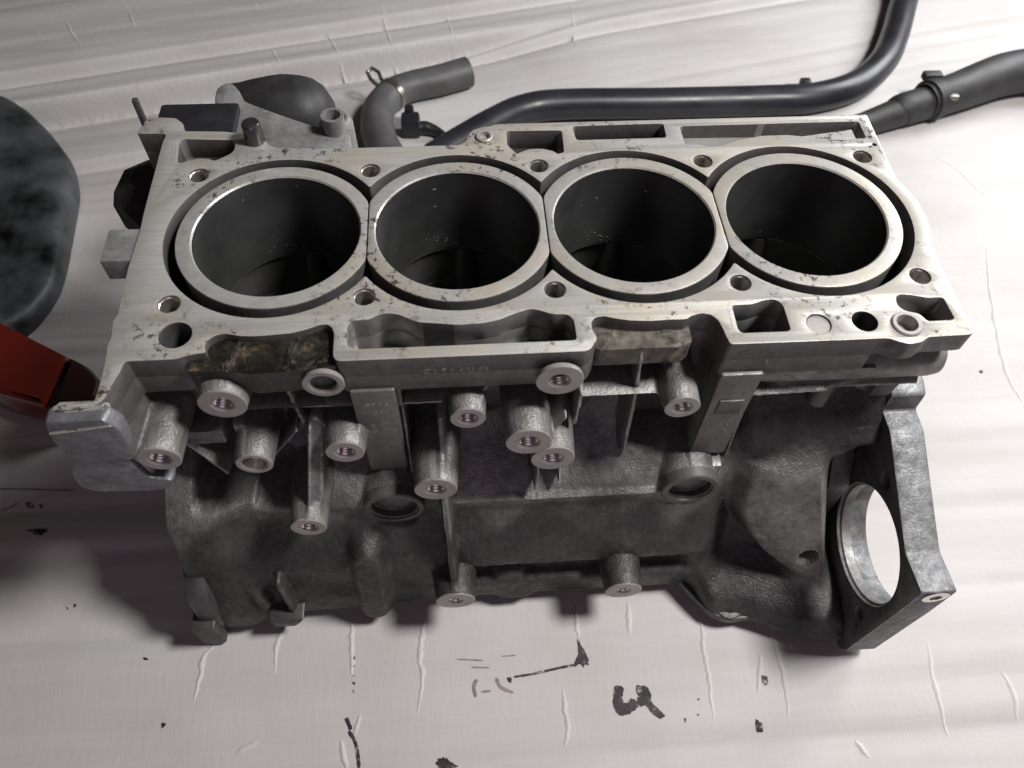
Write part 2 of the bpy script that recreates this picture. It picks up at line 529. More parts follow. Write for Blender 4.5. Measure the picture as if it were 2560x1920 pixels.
STAINS=[
     [(-374, -50), (-368, -50), (-358, -50), (-358, -53), (-363, -56), (-369, -53)],
     [(-332, -109), (-330, -110), (-330, -112)],
     [(-327, -107), (-325, -108), (-325, -110), (-327, -110)],
     [(-272, -148), (-269, -148), (-267, -150), (-270, -150)],
     [(-254, -189), (-250, -190), (-253, -193)],
     [(-136, -194), (-133, -194), (-132, -198), (-130, -200), (-133, -202)],
     [(-77, -222), (-71, -221), (-68, -224), (-62, -227), (-67, -229), (-78, -228)],
     [(21, -154), (23, -155), (27, -164), (28, -172), (21, -172), (16, -171), (21, -164)],
     [(-29, -176), (-25, -176), (-26, -180), (-28, -179)],
     [(132, -212), (137, -214), (137, -221), (133, -220)],
     [(97, -197), (99, -197), (97, -199)],
     [(95, -206), (97, -207), (95, -208)],
     [(86, -208), (88, -209), (86, -212)],
     [(73, -205), (74, -206), (72, -208)],
     [(-383, -28), (-379, -26), (-373, -31), (-377, -32)],
     [(-372, -28), (-368, -30), (-369, -33)],
     [(143, -184), (148, -188), (145, -193), (142, -189)],
     [(-132, -156), (-130, -156), (-131, -159)],
     [(-132, -161), (-130, -162), (-131, -163)],
     [(-132, -172), (-129, -173), (-130, -175)],
     [(-132, -176), (-130, -178), (-130, -180)],
     [(-132, -168), (-130, -168), (-131, -169)],
     [(395, 53), (400, 54), (398, 50)],
]
STROKES=[
     [(46, -186), (44, -194), (45, -201), (52, -199), (56, -196)],
     [(57, -190), (62, -190), (63, -195), (57, -197)],
     [(62, -194), (66, -201), (72, -207)],
     [(-24, -176), (-12, -175), (8, -172), (17, -171)],
     [(-49, -176), (-51, -181), (-50, -187)],
     [(-46, -184), (-40, -184)],
     [(-36, -176), (-33, -182), (-25, -186)],
     [(-52, -168), (-40, -169)],
     [(-62, -162), (-44, -164)],
     [(-31, -162), (-22, -162)],
     [(-133, -202), (-129, -208), (-127, -215), (-126, -224)],
     [(-404, -14), (-379, -16), (-347, -19)],
     [(-398, -32), (-392, -30), (-387, -26)],
]

for c in CREASES: crease(c, *((1.5, .6) if c[0][1] > 250 else (2.4, 1.15)))
for q in STAINS: stain(q, M['ink'])
for i, q in enumerate(STROKES):
    stroke(q, (6.5, 6.0, 5.0, 1.6, 2.4, 1.4, 2.0, 1.0, .8, .8, 2.2, 1.0, 1.0)[i], M['ink'] if i in (0, 1, 2, 3, 10) else M['smudge'])


# ------------------------------------------------------------------ engine block
block = empty('engine_block', (0, 0, 0))
tag(block, 'bare four cylinder aluminium engine block standing upright on white cardboard', 'engine block')

OUT = [(-233, 86), (-232, 90), (-229, 100), (-213, 98.5), (-207.5, 93), (-206, 86), (-182.6, 84.8), (-168.7, 82), (-160, 79), (-155, 71), (-150, 68.5), (-113, 67), (-45, 67), (-40.2, 71), (-39.5, 76), (-36.4, 80.5), (-30.5, 82.8), (-25.6, 83.6), (-22.5, 85.4), (207, 85.6), (206.5, 70), (205.2, 27), (208.4, 17), (210.9, 8), (211, -4), (209.4, -15), (206, -25), (205, -50), (205.4, -82), (204.5, -85.5), (202, -86.2), (181, -86.6), (176.9, -89.4), (169.9, -90.5), (164.2, -88.2), (160.7, -86.3), (144, -86.3), (81.8, -86), (80.8, -81.3), (80.1, -75.6), (79, -70.6), (76.1, -67.1), (71, -66), (66.1, -67.4), (63.4, -69.4), (54.6, -69.3), (44.7, -69.7), (35, -68.8), (27.5, -67.1), (22.6, -65.4), (18, -65.8), (15.6, -69), (15.6, -74), (17.5, -79), (13.6, -85), (11, -86.5), (-105.4, -86.3), (-107.7, -85.7), (-109, -84), (-109.5, -81.7), (-109.6, -69.7), (-110.9, -65.6), (-113.5, -63.7), (-117.2, -64), (-122.9, -66.4), (-130.2, -68.4), (-139.2, -69), (-147.3, -69.4), (-155.6, -68.7), (-159.1, -67.5), (-162.4, -67), (-166.4, -67.9), (-169.6, -70.9), (-170.3, -74.5), (-168.9, -78.1), (-173.3, -78.4), (-178.6, -79.7), (-182.8, -81.2), (-204.9, -81.2), (-206, -82.2), (-207, -88), (-209, -94.6), (-209.8, -99.3), (-211.4, -103.4), (-216, -106.2), (-222, -107), (-232, -107.5), (-232.6, -104.3), (-215.6, -103.7), (-214.5, -101), (-214.6, -86), (-215.2, -76), (-216, -71), (-215, -67.6), (-216.4, -56.6), (-214.9, -52), (-216.3, -22), (-215.6, 7.4), (-216.1, 16.6), (-216.6, 77), (-215.8, 82.2), (-216.8, 84.3), (-232, 84.8)]
W1 = [(-207.2, 76.8), (-205, 78.8), (-175.2, 76.6), (-174.4, 68.6), (-176.2, 64.7), (-184.8, 58.8), (-187.6, 60.8), (-194.6, 61.6), (-198.7, 59.8), (-204, 57.7), (-205.2, 59.2)]
W2 = [(-16.6, 78.6), (16.5, 78), (15.9, 58.1), (11.9, 56.8), (9.3, 59.8), (2.8, 61.8), (-3.9, 61.8), (-8.8, 59.9), (-11.8, 57.8), (-17, 66)]
W3 = [(23.1, 81.5), (78.9, 82), (78.5, 68.8), (24.3, 68.7)]
W4 = [(88.3, 79), (139, 79.2), (199.7, 79.3), (199.4, 63.2), (194, 63.4), (184.2, 61.6), (174.7, 63), (165.6, 65.7), (152.4, 68.3), (136.3, 68.2), (120.4, 64.3), (108.2, 59.4), (102.5, 59.4), (96.3, 62.1), (88.4, 61.7)]
W5 = [(-103.2, -77.3), (-103.7, -65.4), (-101.5, -62.1), (-93.3, -61.8), (-87.8, -58.5), (-83, -58.3), (-79, -59.3), (-69.4, -64.6), (-49.6, -67.3), (-37.7, -66.9), (-29.6, -65.1), (-21.3, -61.4), (-13.8, -58.9), (-9.8, -59.8), (-2.8, -63), (4.5, -63.2), (7.3, -66.9), (7.5, -79.6), (-98.8, -79.7)]
W6 = [(87.9, -61.6), (98.3, -61.6), (105.8, -58.9), (110.9, -58.8), (114.1, -62.3), (113.8, -78.5), (111.9, -79.6), (89, -79.5), (87.5, -77.2)]
W7 = [(173.6, -60.4), (176.5, -58.6), (183.7, -59.9), (189.9, -61.8), (198.1, -61.7), (198.6, -76.6), (184.1, -76.9), (182.8, -73.7), (181.1, -71.6), (175, -69.7), (172.2, -65.8)]
WIN = [rounded(q, 2.2) for q in (W1, W2, W3, W4, W5, W6, W7)]

def jacket_outline(R):
    """outline of four overlapping circles at the bore pitch"""
    cx = [-144, -48, 48, 144]
    pts = []
    a0 = math.acos(48 / R)
    for side in (1, -1):
        order = cx if side == 1 else cx[::-1]
        for i, c in enumerate(order):
            lo = math.pi if i == 0 else math.pi - a0
            hi = 0 if i == 3 else a0
            n = 40
            for k in range(n + 1):
                a = lo + (hi - lo) * k / n
                x = c + (R * math.cos(a) if side == 1 else -R * math.cos(a))
                pts.append((x, side * R * math.sin(a)))
    out = []
    for p in pts:
        if not out or math.hypot(p[0] - out[-1][0], p[1] - out[-1][1]) > .3: out.append(p)
    if math.hypot(out[0][0] - out[-1][0], out[0][1] - out[-1][1]) < .3: out.pop()
    return rounded(out, 2.6, 3)
JK = jacket_outline(58.2)

HB = [(x, 47.0) for x in (-191.5, -96, 0, 96, 191.5)] + [(x, -47.0) for x in (-191.5, -96, 0, 96, 191.5)]
holes = [JK] + WIN + [circle(x, y, 5.6) for x, y in HB]
holes += [circle(-185.2, -66.7, 7.9), circle(128.8, -75.7, 6.3), circle(152.4, -75.3, 6.5), circle(-30, 73.2, 5.2), circle(172.7, -78.4, 7.6), circle(202.3, 57.4, 1.4, 12)]
dk = plate('deck_plate', rounded(OUT, 1.6, 3), holes, -13, 0, M['deck'], block, 'z', .22)
k0 = OUT.index((206, -25)); k1 = OUT.index((144, -86.3))
OUT2 = OUT[:k0] + [(204, -27), (201, -48), (196, -58), (170, -64), (160, -70), (158, -86.3)] + OUT[k1:]
h2 = [JK] + WIN[:6] + [circle(x, y, 5.6) for x, y in HB] + [circle(-185.2, -66.7, 7.9), circle(128.8, -75.7, 6.3), circle(152.4, -75.3, 5.0)]
ds = plate('deck_skirt', rounded(OUT2, 1.6, 3), h2, -26, -13.05, M['rim'], block, 'z', .1)
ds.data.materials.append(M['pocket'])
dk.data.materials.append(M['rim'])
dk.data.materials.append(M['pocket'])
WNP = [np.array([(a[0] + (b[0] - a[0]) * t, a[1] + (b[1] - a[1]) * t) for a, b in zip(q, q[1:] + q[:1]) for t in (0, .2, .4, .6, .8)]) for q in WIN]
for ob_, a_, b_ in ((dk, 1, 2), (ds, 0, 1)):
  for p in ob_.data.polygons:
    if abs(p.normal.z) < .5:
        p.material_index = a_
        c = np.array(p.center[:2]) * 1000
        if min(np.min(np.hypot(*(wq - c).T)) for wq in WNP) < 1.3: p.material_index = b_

def offset_loop(poly, off):
    p = np.array(poly); n = len(p); out = []
    area_ = .5 * np.sum(p[:, 0] * np.roll(p[:, 1], -1) - np.roll(p[:, 0], -1) * p[:, 1])
    for i in range(n):
        t = p[(i + 1) % n] - p[i - 1]; t = t / (np.linalg.norm(t) + 1e-9)
        nrm = np.array([t[1], -t[0]]) * (1 if area_ > 0 else -1)
        out.append(p[i] + nrm * off)
    return out
def imprint(poly, off, wid, gap=0):
    a = offset_loop(poly, off - wid / 2); b = offset_loop(poly, off + wid / 2); n = len(a)
    v = [(*q, .03) for q in a] + [(*q, .03) for q in b]
    f = [(i, (i + 1) % n, n + (i + 1) % n, n + i) for i in range(n) if (i * 7919) % 101 > gap]
    obj('gasket_imprint', v, f, M['imprint'], dk, None)
for i, o1 in ((0, 1.9), (0, 3.4), (4, 1.8), (4, 3.2), (6, 2.0), (5, 2.4), (3, 2.2)): imprint(WIN[i], o1, .35, 22)
for x, y in HB: imprint(circle(x, y, 5.6, 40), 2.6, .3, 30)
imprint(circle(-185.2, -66.7, 7.9, 40), 1.8, .5, 10)

# walls of the water jacket and the floor of it
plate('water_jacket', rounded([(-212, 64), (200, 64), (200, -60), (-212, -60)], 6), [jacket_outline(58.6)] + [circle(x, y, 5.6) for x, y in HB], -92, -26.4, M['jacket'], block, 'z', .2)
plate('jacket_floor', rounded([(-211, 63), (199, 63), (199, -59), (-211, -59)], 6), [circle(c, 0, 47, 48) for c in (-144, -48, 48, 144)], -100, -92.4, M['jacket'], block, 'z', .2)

# each cylinder liner: flat-sided where it meets the next one
for c in (-144, -48, 48, 144):
    n = 128; v = []; f = []
    prof = [('o', -92), ('o', -.7), ('o1', -.15), ('o2', 0), ('i2', 0), ('i', -.9), ('i', -61), ('i3', -64)]
    for kind, z in prof:
        for k in range(n):
            a = 2 * math.pi * k / n
            ro = min(52.2, 47.72 / max(1e-6, abs(math.cos(a)))) if not ((c == -144 and math.cos(a) < 0) or (c == 144 and math.cos(a) > 0)) else 52.2
            r = {'o': ro, 'o1': ro - .25, 'o2': ro - .7, 'i2': 44.6, 'i': 43.8, 'i3': 46}[kind]
            v.append((c + r * math.cos(a), r * math.sin(a), z))
    for i in range(len(prof) - 1):
        for k in range(n):
            k2 = (k + 1) % n
            f.append((i * n + k, i * n + k2, (i + 1) * n + k2, (i + 1) * n + k))
    lo = obj('cylinder_liner', v, f, M['liner'], block, 28)
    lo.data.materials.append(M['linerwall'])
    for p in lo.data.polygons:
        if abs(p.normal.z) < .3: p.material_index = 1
    v2, f2 = lathe([(43.6, -1.6), (43.6, -59.5)], (c, 0, 0), 'z', 96)
    obj('bore_wall', v2, f2[:96], M['bore'], lo, 40)

# pockets below the deck windows
def pocket(i, depth, mat, taper=.8, slope=(0, 0), top=-25.6):
    p = np.array(WIN[i]); c = p.mean(0); n = len(p)
    v = []; f = []
    for z, k in ((top, 1.02), (-depth * .8, taper * .5 + .5), (-depth, taper)):
        for q in p:
            r = c + (q - c) * k
            v.append((r[0], r[1], z + ((r[0] - c[0]) * slope[0] + (r[1] - c[1]) * slope[1] if z < -26 else 0)))
    m = len(v)
    for j in range(2):
        for k in range(n):
            k2 = (k + 1) % n
            f.append((j * n + k, j * n + k2, (j + 1) * n + k2, (j + 1) * n + k))
    v.append((c[0], c[1], -depth))
    for k in range(n):
        f.append((2 * n + k, 2 * n + (k + 1) % n, m))
    obj('deck_pocket', v, f, mat, block, 50)
pocket(0, 34, M['pocket'], .85)
pocket(1, 40, M['pocket'], .40)
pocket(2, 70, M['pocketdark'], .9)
pocket(3, 34, M['pocket'], .80)
v, f = [], []
nW = len(WIN[3]); cW = np.array(WIN[3]).mean(0)
for q in WIN[3]: v.append((q[0], q[1], -9 - (q[0] - 88) * .02 - (79 - q[1]) * .12))
v.append((cW[0], cW[1], -11)); f = [(k, (k + 1) % nW, nW) for k in range(nW)]
obj('pocket_floor', v, f, M['pocket'], block, 60)
v, f = [(150, 66.5, -1.5), (194, 73.5, -1.5), (194, 63.6, -1.5), (150, 68.2, -9), (194, 75.5, -12), (194, 63, -12)], [(0, 1, 2), (0, 3, 4, 1), (1, 4, 5, 2)]
obj('pocket_ramp', v, f, M['deck'], block, None)
pocket(4, 32, M['pocket'], .80)
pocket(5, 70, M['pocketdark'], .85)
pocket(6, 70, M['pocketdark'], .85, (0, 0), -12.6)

# plugs, dowels and the stud on the deck
v, f = lathe([(6.1, -6), (6.1, -1.2), (5.6, -.8), (0.01, -.8)], (128.8, -75.7, 0), 'z', 28)
obj('core_plug', v, f, M['face'], block)
v, f = lathe([(5.1, -6), (5.1, 1.2), (4.6, 1.6), (3.4, 1.6), (3.2, .6), (3.2, -1), (0.01, -1.2)], (-30, 73.2, 0), 'z', 28)
obj('dowel_ring', v, f, M['face'], block)
v, f = lathe([(7.5, -6), (7.5, .8), (7.0, 1.3), (5.4, 1.3), (5.2, .5), (5.2, -14), (0.01, -14)], (172.7, -78.4, 0), 'z', 28)
obj('dowel_ring', v, f, M['face'], block)
v, f = lathe([(5.6, -8), (5.6, 1), (5.4, 11.5), (4.6, 12.8), (3.6, 13), (0.01, 13)], (-163.4, 75.5, 0), 'z', 28)
st = obj('stud', v, f, M['steel'], block)
for x, y in HB:
    v, f = lathe([(5.5, -25), (5.2, -25), (5.2, -1.2)] if False else [(5.45, -1.0), (5.0, -1.6), (5.0, -80), (0.01, -80)], (x, y, 0), 'z', 24)
    obj('head_bolt_hole', v, f[:72], M['thread'], block)
for x, y, r in ((-185.2, -66.7, 7.6), (152.4, -75.3, 6.2)):
    v, f = lathe([(r, -.8), (r, -70), (0.01, -70)], (x, y, 0), 'z', 24)
    obj('oil_hole', v, f[:48], M['pocketdark'], block)

# ---------------------------- front casting: y depth as a function of x and height
DX = 0.9
gx = np.arange(-223, 197.6, DX); gu = np.arange(3, 227.2, DX)
GX, GU = np.meshgrid(gx, gu)
def sst(a, b, t):
    t = np.clip((t - a) / (b - a), 0, 1); return t * t * (3 - 2 * t)
wall = 60 + 7 * np.cos(2 * math.pi * (GX - 48) / 96)
d = wall.copy()
ledge = sst(88, 128, GU)
d = d + (101 - d) * ledge
d = d + 20 * sst(128, 182, GU)
# undercut rail in the middle
mid = sst(-62, -54, GX) * (1 - sst(84, 104, GX))
under = sst(181, 184, GU) * (1 - sst(203, 208, GU))
d = d - mid * under * 9
d = d + 3 * sst(200, 212, GU)
# flared right hand side: recess under the rim, then the rounded starter bulge
rt = sst(98, 122, GX)
fu = np.interp(GU.ravel(), [0, 34, 40, 46, 49, 53, 60, 92, 102, 125, 160, 205, 212, 227], [76, 76, 80, 84, 80, 66, 64, 82, 90, 104, 120, 139, 150, 152]).reshape(GU.shape)
fl_r = fu
d = d * (1 - rt) + fl_r * rt
# starter bulge: rounded body between diagonal lower edge and a step in front of the flange
xl = np.interp(GU.ravel(), [90, 107, 111, 119, 130, 144, 162, 177, 192, 212, 222], [150, 126, 116, 111, 108.5, 111, 120, 131, 147, 168, 181]).reshape(GU.shape)
xr = np.interp(GU.ravel(), [100, 120, 157, 192, 222], [160, 165, 175, 184, 190]).reshape(GU.shape)
kb = sst(-3, 13, GX - xl) * sst(98, 116, GU) * (1 - sst(-2, 12, GX - xr)) * (1 - sst(214, 222, GU))
db = 100 + (GU - 105) * .36 + 5 * sst(0, 30, GX - xl) - 3
rec = np.interp(GU.ravel(), [0, 104, 130, 196, 208, 214, 227], [84, 86, 88, 108, 122, 141, 149]).reshape(GU.shape)
rec = rec + sst(120, 190, GX) * 20 * sst(194, 216, GU)
rec = rec - 20 * sst(176, 194, GX) * (1 - sst(200, 214, GU))
wr = rt * sst(100, 122, GU)
d = d * (1 - wr) + rec * wr
d = np.where(db > d, d + (db - d) * kb * rt, d)
hb = np.hypot(GX - 170, GU - 180)
d = np.where(hb < 7.5, d - 24 * (1 - sst(5.6, 7.0, hb)), d)
# left end swells outwards low down
lt = 1 - sst(-200, -176, GX)
d = d + lt * (8 * sst(150, 215, GU) + 10 * sst(95, 130, GU) * (1 - sst(150, 180, GU)))
d = d + 3.5 * (1 - sst(-150, -60, GX)) * sst(190, 226, GU)

def ridge(x0, u0, x1, u1, wdt, a, b, soft=1.6):
    """raised rib from (x0,u0) to (x1,u1) reaching depth a..b"""
    global d
    ex, eu = x1 - x0, u1 - u0
    t = np.clip(((GX - x0) * ex + (GU - u0) * eu) / (ex * ex + eu * eu), 0, 1)
    dist = np.hypot(GX - x0 - t * ex, GU - u0 - t * eu)
    k = 1 - sst(wdt / 2 - soft * .5, wdt / 2 + soft, dist)
    top = a + (b - a) * t
    d = np.where(top > d, d + (top - d) * k, d)
def pad(x0, x1, u0, u1, dep, soft=1.8):
    global d
    k = sst(x0 - soft, x0 + soft * .3, GX) * (1 - sst(x1 - soft * .3, x1 + soft, GX)) * sst(u0 - soft, u0 + soft * .3, GU) * (1 - sst(u1 - soft * .3, u1 + soft, GU))
    d = np.where(dep > d, d + (dep - d) * k, d)
def sink(x0, x1, u0, u1, dep, soft=3):
    global d
    k = sst(x0 - soft, x0 + soft, GX) * (1 - sst(x1 - soft, x1 + soft, GX)) * sst(u0 - soft, u0 + soft, GU) * (1 - sst(u1 - soft, u1 + soft, GU))
    d = np.where(dep < d, d + (dep - d) * k, d)

# deep pockets of the casting
sink(-82, -24, 44, 84, 46); sink(50, 82, 20, 104, 44); sink(-40, -20, 22, 44, 50)
sink(-206, -172, 88, 118, 62); sink(-172, -150, 100, 122, 66)
# the two oil return columns
for cx, sgn in ((-94, 1), (94, -1)):
    pad(cx - 11.2, cx + 11.2, 3, 106, 87.2)
    pad(cx - 9.6, cx + 9.6, 106, 128, 84)
    ridge(cx - 8 + 1, 107.5, cx + 8 + 1, 107.5, 1.2, 87.5, 87.5, .8)
    pad(cx - 9.2, cx + 9.2, 112, 128, 91)
    ridge(cx + 12.8, 24, cx + 12.8, 112, 2.0, 80, 88, 1.2)
# ribs
ridge(-168, 46, -106, 47, 2.2, 81, 81)
ridge(-141, 20, -134, 66, 3.2, 74, 84)
ridge(-134, 66, -128, 74, 4, 84, 88)
ridge(-140, 66, -158, 92, 3, 84, 84)
ridge(-82, 26, -82, 44, 3, 84, 84); ridge(-82, 44, -60, 44, 2.4, 83, 83)
ridge(12, 42, 56, 42, 2.4, 85, 85)
ridge(41, 6, 43, 46, 3.0, 80, 82); ridge(43, 46, 44, 104, 3.4, 82, 86)
pad(12, 66, 4, 34, 72, 4)
ridge(-62, 60, -62, 96, 4.4, 84, 104); ridge(-57, 84, -57, 100, 6, 84, 92)
ridge(-63, 100, -60, 190, 4.6, 106, 138)
ridge(-128, 58, -136, 112, 9, 84, 116); ridge(-131, 58, -139, 112, 2, 88, 119)
ridge(4, 46, -10, 66, 2.6, 96, 100); ridge(11, 30, 10, 58, 3.2, 92, 92)
ridge(-8, 66, -9, 112, 3, 92, 104); ridge(5, 80, 5, 112, 2.4, 84, 100)
ridge(-28, 8, -40, 40, 3.4, 82, 84)
pad(-60, 72, 124, 130, 103, 2)
pad(-198, -178, 62, 74, 84, 2); pad(-172, -166, 58, 80, 84, 2)
ridge(-200, 150, -184, 206, 6, 116, 132, 3); ridge(-170, 176, -168, 214, 3.4, 128, 133, 1.5)
ridge(-205, 60, -184, 98, 3, 84, 90, 1.5)
ridge(-113, 160, -114, 222, 17, 124, 135, 6)
ridge(-24, 205, -20, 226, 20, 122, 127, 5)
# left ear: rounded swelling that runs down to a thin web
ridge(-215, 22, -215, 40, 13, 103, 109, 6); ridge(-214, 36, -212, 70, 5, 108, 104, 4)
# triangular gussets under the right rim
for a, b, c2 in ((120, 107, 134), (146, 165, 165)):
    pass
ridge(104, 47, 146, 46, 2.2, 86, 86, 1.5); ridge(146, 46, 186, 40, 2.2, 84, 80, 2)

BOSS = [  # x, z, end depth, diameter, hole radius, big counterbore
    (-166, -23.5, 92.5, 23.5, 4.6, 0), (-116, -14.5, 89.5, 20.5, 6.0, 1), (-202, -48.5, 107, 21.5, 4.8, 0), (-161.5, -71, 100, 19.5, 6.0, 1),
    (-112.5, -63, 100, 20.5, 4.4, 0), (-139, -111, 120, 20, 4.4, 0), (-1, -16.5, 92, 24, 4.4, 0), (-47, -43, 95, 18.5, 4.2, 0),
    (-16, -53, 105, 24, 5.0, 0), (-2, -72, 105, 24, 4.8, 0), (-66.5, -92, 110, 24, 4.6, 0), (-60, -190, 140, 25, 3.8, 0),
    (48, -190, 140, 24, 3.8, 0), (65, -42, 95, 19, 4.2, 0)]
RING = [(-93, -126, 104, 36.0, 13.6), (84.5, -122, 104, 35.0, 12.6)]
for x, z, e, D, hr, big in BOSS:
    rr = np.hypot(GX - x, GU + z); R = D / 2
    k = 1 - sst(R - .3, R + 2.6, rr)
    d = np.where(e - .3 > d, d + (e - .3 - d) * k, d)
    d = np.where(rr < hr + 1.6, e - 24, d)
for x, z, e, D, hr in RING:
    rr = np.hypot(GX - x, GU + z); R = D / 2
    k = 1 - sst(R - .8, R + 1.8, rr)
    d = np.where(rr < R + 7, np.minimum(d, e - 1 + 9 * sst(R + 1, R + 7, rr)), d)
    d = np.where(e - 3 > d, d + (e - 3 - d) * k, d)
    d = np.where(rr < hr + 1.6, e - 30, d)
for _ in range(4):                                  # cast fillets along the rail
    bl = d.copy(); bl[2:-2] = (d[:-4] + d[1:-3] + d[2:-2] + d[3:-1] + d[4:]) / 5
    wb = sst(92, 104, GX) * sst(186, 196, GU)
    d = d * (1 - wb) + bl * wb
# uneven sand casting
rs = np.random.RandomState(4)
g = rs.rand(*d.shape)
for _ in range(3):
    g = (g + np.roll(g, 1, 0) + np.roll(g, 1, 1) + np.roll(g, -1, 0) + np.roll(g, -1, 1)) / 5
d = d + (g - .5) * 1.6
nz_, nx_ = d.shape
v = np.stack([GX.ravel(), -d.ravel(), -GU.ravel()], 1)
idx = np.arange(nx_ * nz_).reshape(nz_, nx_)
quads = np.stack([idx[:-1, :-1], idx[:-1, 1:], idx[1:, 1:], idx[1:, :-1]], -1).reshape(-1, 4)
uu = GU[:-1, :-1].ravel(); xq = GX[:-1, :-1].ravel(); dq = np.maximum(d[:-1, :-1], d[1:, 1:]).ravel()
notch = ((xq > -177) & (xq < -109)) | ((xq > 16) & (xq < 81))
keep = (uu > 25) | (notch & (uu > 11)) | ((dq > 88) & (xq < -190))
quads = quads[keep]
# close the lower edge back under the casting so it has thickness
low = idx[-1]; nb = len(v)
v2 = np.stack([gx, -d[-1] + 14, np.full(len(gx), -GU[-1, 0])], 1)
v3 = np.stack([gx, -d[-1] + 14, np.full(len(gx), -GU[-1, 0] + 3)], 1)
v = np.concatenate([v, v2, v3])
extra = []
for k in range(len(gx) - 1):
    extra.append((int(low[k]), int(low[k + 1]), nb + k + 1, nb + k))
    extra.append((nb + k, nb + k + 1, nb + len(gx) + k + 1, nb + len(gx) + k))
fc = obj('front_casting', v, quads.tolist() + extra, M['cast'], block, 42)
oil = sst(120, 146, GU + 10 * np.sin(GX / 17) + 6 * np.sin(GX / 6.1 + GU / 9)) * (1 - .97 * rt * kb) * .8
oil = np.maximum(oil, .9 * rt * (1 - kb) * sst(52, 60, GU))  # darkens the recess round the starter bulge, bulge itself left paler
oil = np.concatenate([oil.ravel(), np.ones(2 * len(gx))])  # soaked oil plus the darkened recess
at = fc.data.attributes.new('oil_and_dark', 'FLOAT', 'POINT'); at.data.foreach_set('value', oil.astype(np.float32))

def boss_cap(name, x, z, e, D, hr, big, mat):
    R = D / 2
    org = (x, 0, z)
    v, f = lathe([(R - .6, e - 3), (R - .05, e - .5), (R - .05, e - .25), (R - .4, e), (hr + 1.4, e), (hr + .2, e - 1.2)], org, 'y-', 40)
    o = obj(name, v, f[:-2], mat, block, 30)
    prof = [(hr + .25, e - 1.1)]
    if big: prof += [(hr + .2, e - 7), (hr - 2, e - 8)]; hr2 = hr - 2
    else: hr2 = hr
    t = prof[-1][1] - .4
    while t > e - 19:
        prof += [(hr2 + .25, t), (hr2 - .45, t - .75)]; t -= 1.5
    prof += [(hr2 - .3, e - 21), (.01, e - 22)]
    v, f = lathe(prof, org, 'y-', 28)
    obj('threaded_hole', v, f[:(len(prof) - 1) * 28], M['thread'], o, 40)
for b in BOSS: boss_cap('bolt_boss', *b, M['face'])
for x, z, e, D, hr in RING:
    R = D / 2
    v, f = lathe([(R + .3, e - 7), (R, e - .8), (R - .8, e), (hr + 1.2, e), (hr + .9, e - 1.0), (hr, e - 1.6), (hr - .2, e - 5.5), (hr - 1.2, e - 6.6), (hr - 2.4, e - 6.2), (hr - 5, e - 5.0), (.01, e - 4.6)], (x, 0, z), 'y-', 48)
    obj('oil_drain_ring', v, f[:10 * 48], M['rim'], block, 32)

# broken gasket ledges at the front edge of the deck
def ledge_mesh(name, outline, z, thick, mat, rough=1.2, seed=1):
    rs = np.random.RandomState(seed)
    poly = rounded(outline, 1.5, 3)
    xs_ = [p[0] for p in poly]; ys_ = [p[1] for p in poly]
    bm = bmesh.new()
    vs = [bm.verts.new((p[0], p[1], z)) for p in poly]
    fce = bm.faces.new(vs)
    ret = bmesh.ops.triangulate(bm, faces=[fce])
    bmesh.ops.subdivide_edges(bm, edges=list(bm.edges), cuts=3, use_grid_fill=True)
    bmesh.ops.subdivide_edges(bm, edges=[e for e in bm.edges if e.calc_length() > 4], cuts=1)
    bmesh.ops.triangulate(bm, faces=list(bm.faces))
    for q in bm.verts:
        q.co.z += (rs.rand() - .5) * rough
    ex = bmesh.ops.extrude_face_region(bm, geom=list(bm.faces))
    for q in ex['geom']:
        if isinstance(q, bmesh.types.BMVert): q.co.z = z - thick
    bmesh.ops.recalc_face_normals(bm, faces=bm.faces)
    bm.verts.index_update()
    v = [tuple(q.co) for q in bm.verts]; f = [[k.index for k in q.verts] for q in bm.faces]
    bm.free()
    return obj(name, v, f, mat, block, 75)
o = ledge_mesh('oil_crusted_ledge', [(-178.5, -79), (-171, -70), (-166, -66.5), (-155, -66), (-130, -67), (-117, -63), (-110, -63.5), (-108.8, -80), (-108.8, -86), (-131, -88), (-149, -88.5), (-160, -86), (-178, -85)], -4.5, 16, M['oily'], .5, 3)
tag(o, 'ledge caked with black and golden burnt oil')
o = ledge_mesh('stained_ledge', [(16.5, -64), (30, -65), (60, -66), (66.5, -65), (66.8, -76.5), (62, -80), (20, -80), (16.8, -78)], -8.5, 13, M['stained'], .2, 5)
v, f = box(52.2, 57.2, -70.6, -64.5, -8.4, -8.0, 0); obj('ledge_slot', v, f, M['pocketdark'], block, None)

# left ear of the timing flange

plate('ear_upper', rounded([(-235, -1), (-238.5, -16), (-237, -34), (-208, -36), (-205, -10), (-209, -1)], 2), [], -113, -103.9, M['castear'], block, 'y', 1.6)
me_pts = [(-232.4, -106.4, .02), (-211, -105.4, .02), (-207.5, -113.6, -5.5), (-236, -113.9, -9.5), (-232.4, -100, -4), (-211, -100, -4), (-207.5, -108, -9), (-236, -108, -14)]
obj('ear_chamfer', me_pts, [(0, 1, 2, 3), (0, 3, 7, 4), (1, 5, 6, 2), (3, 2, 6, 7), (0, 4, 5, 1), (4, 7, 6, 5)], M['deck'], block, None)
plate('ear_lower', rounded([(-240, -38), (-243, -47), (-251, -62), (-251, -74), (-245, -80), (-214, -82), (-206, -79), (-201, -70), (-214, -66), (-217, -38)], 4), [], -108, -98, M['castear'], block, 'y', 3.0)
v, f = lathe([(3.6, -1.2), (3.2, -.2), (2.0, .35), (.01, .5)], (-222, -112.6, -22), 'y-', 20)
obj('ear_dimple', v, f[:60], M['castear'], block, 60)
v, f = box(-232.6, -214.6, -15.6, 7.6, -15, -1.2, 1.0)
obj('deck_tab', v, f, M['castlite'], block)

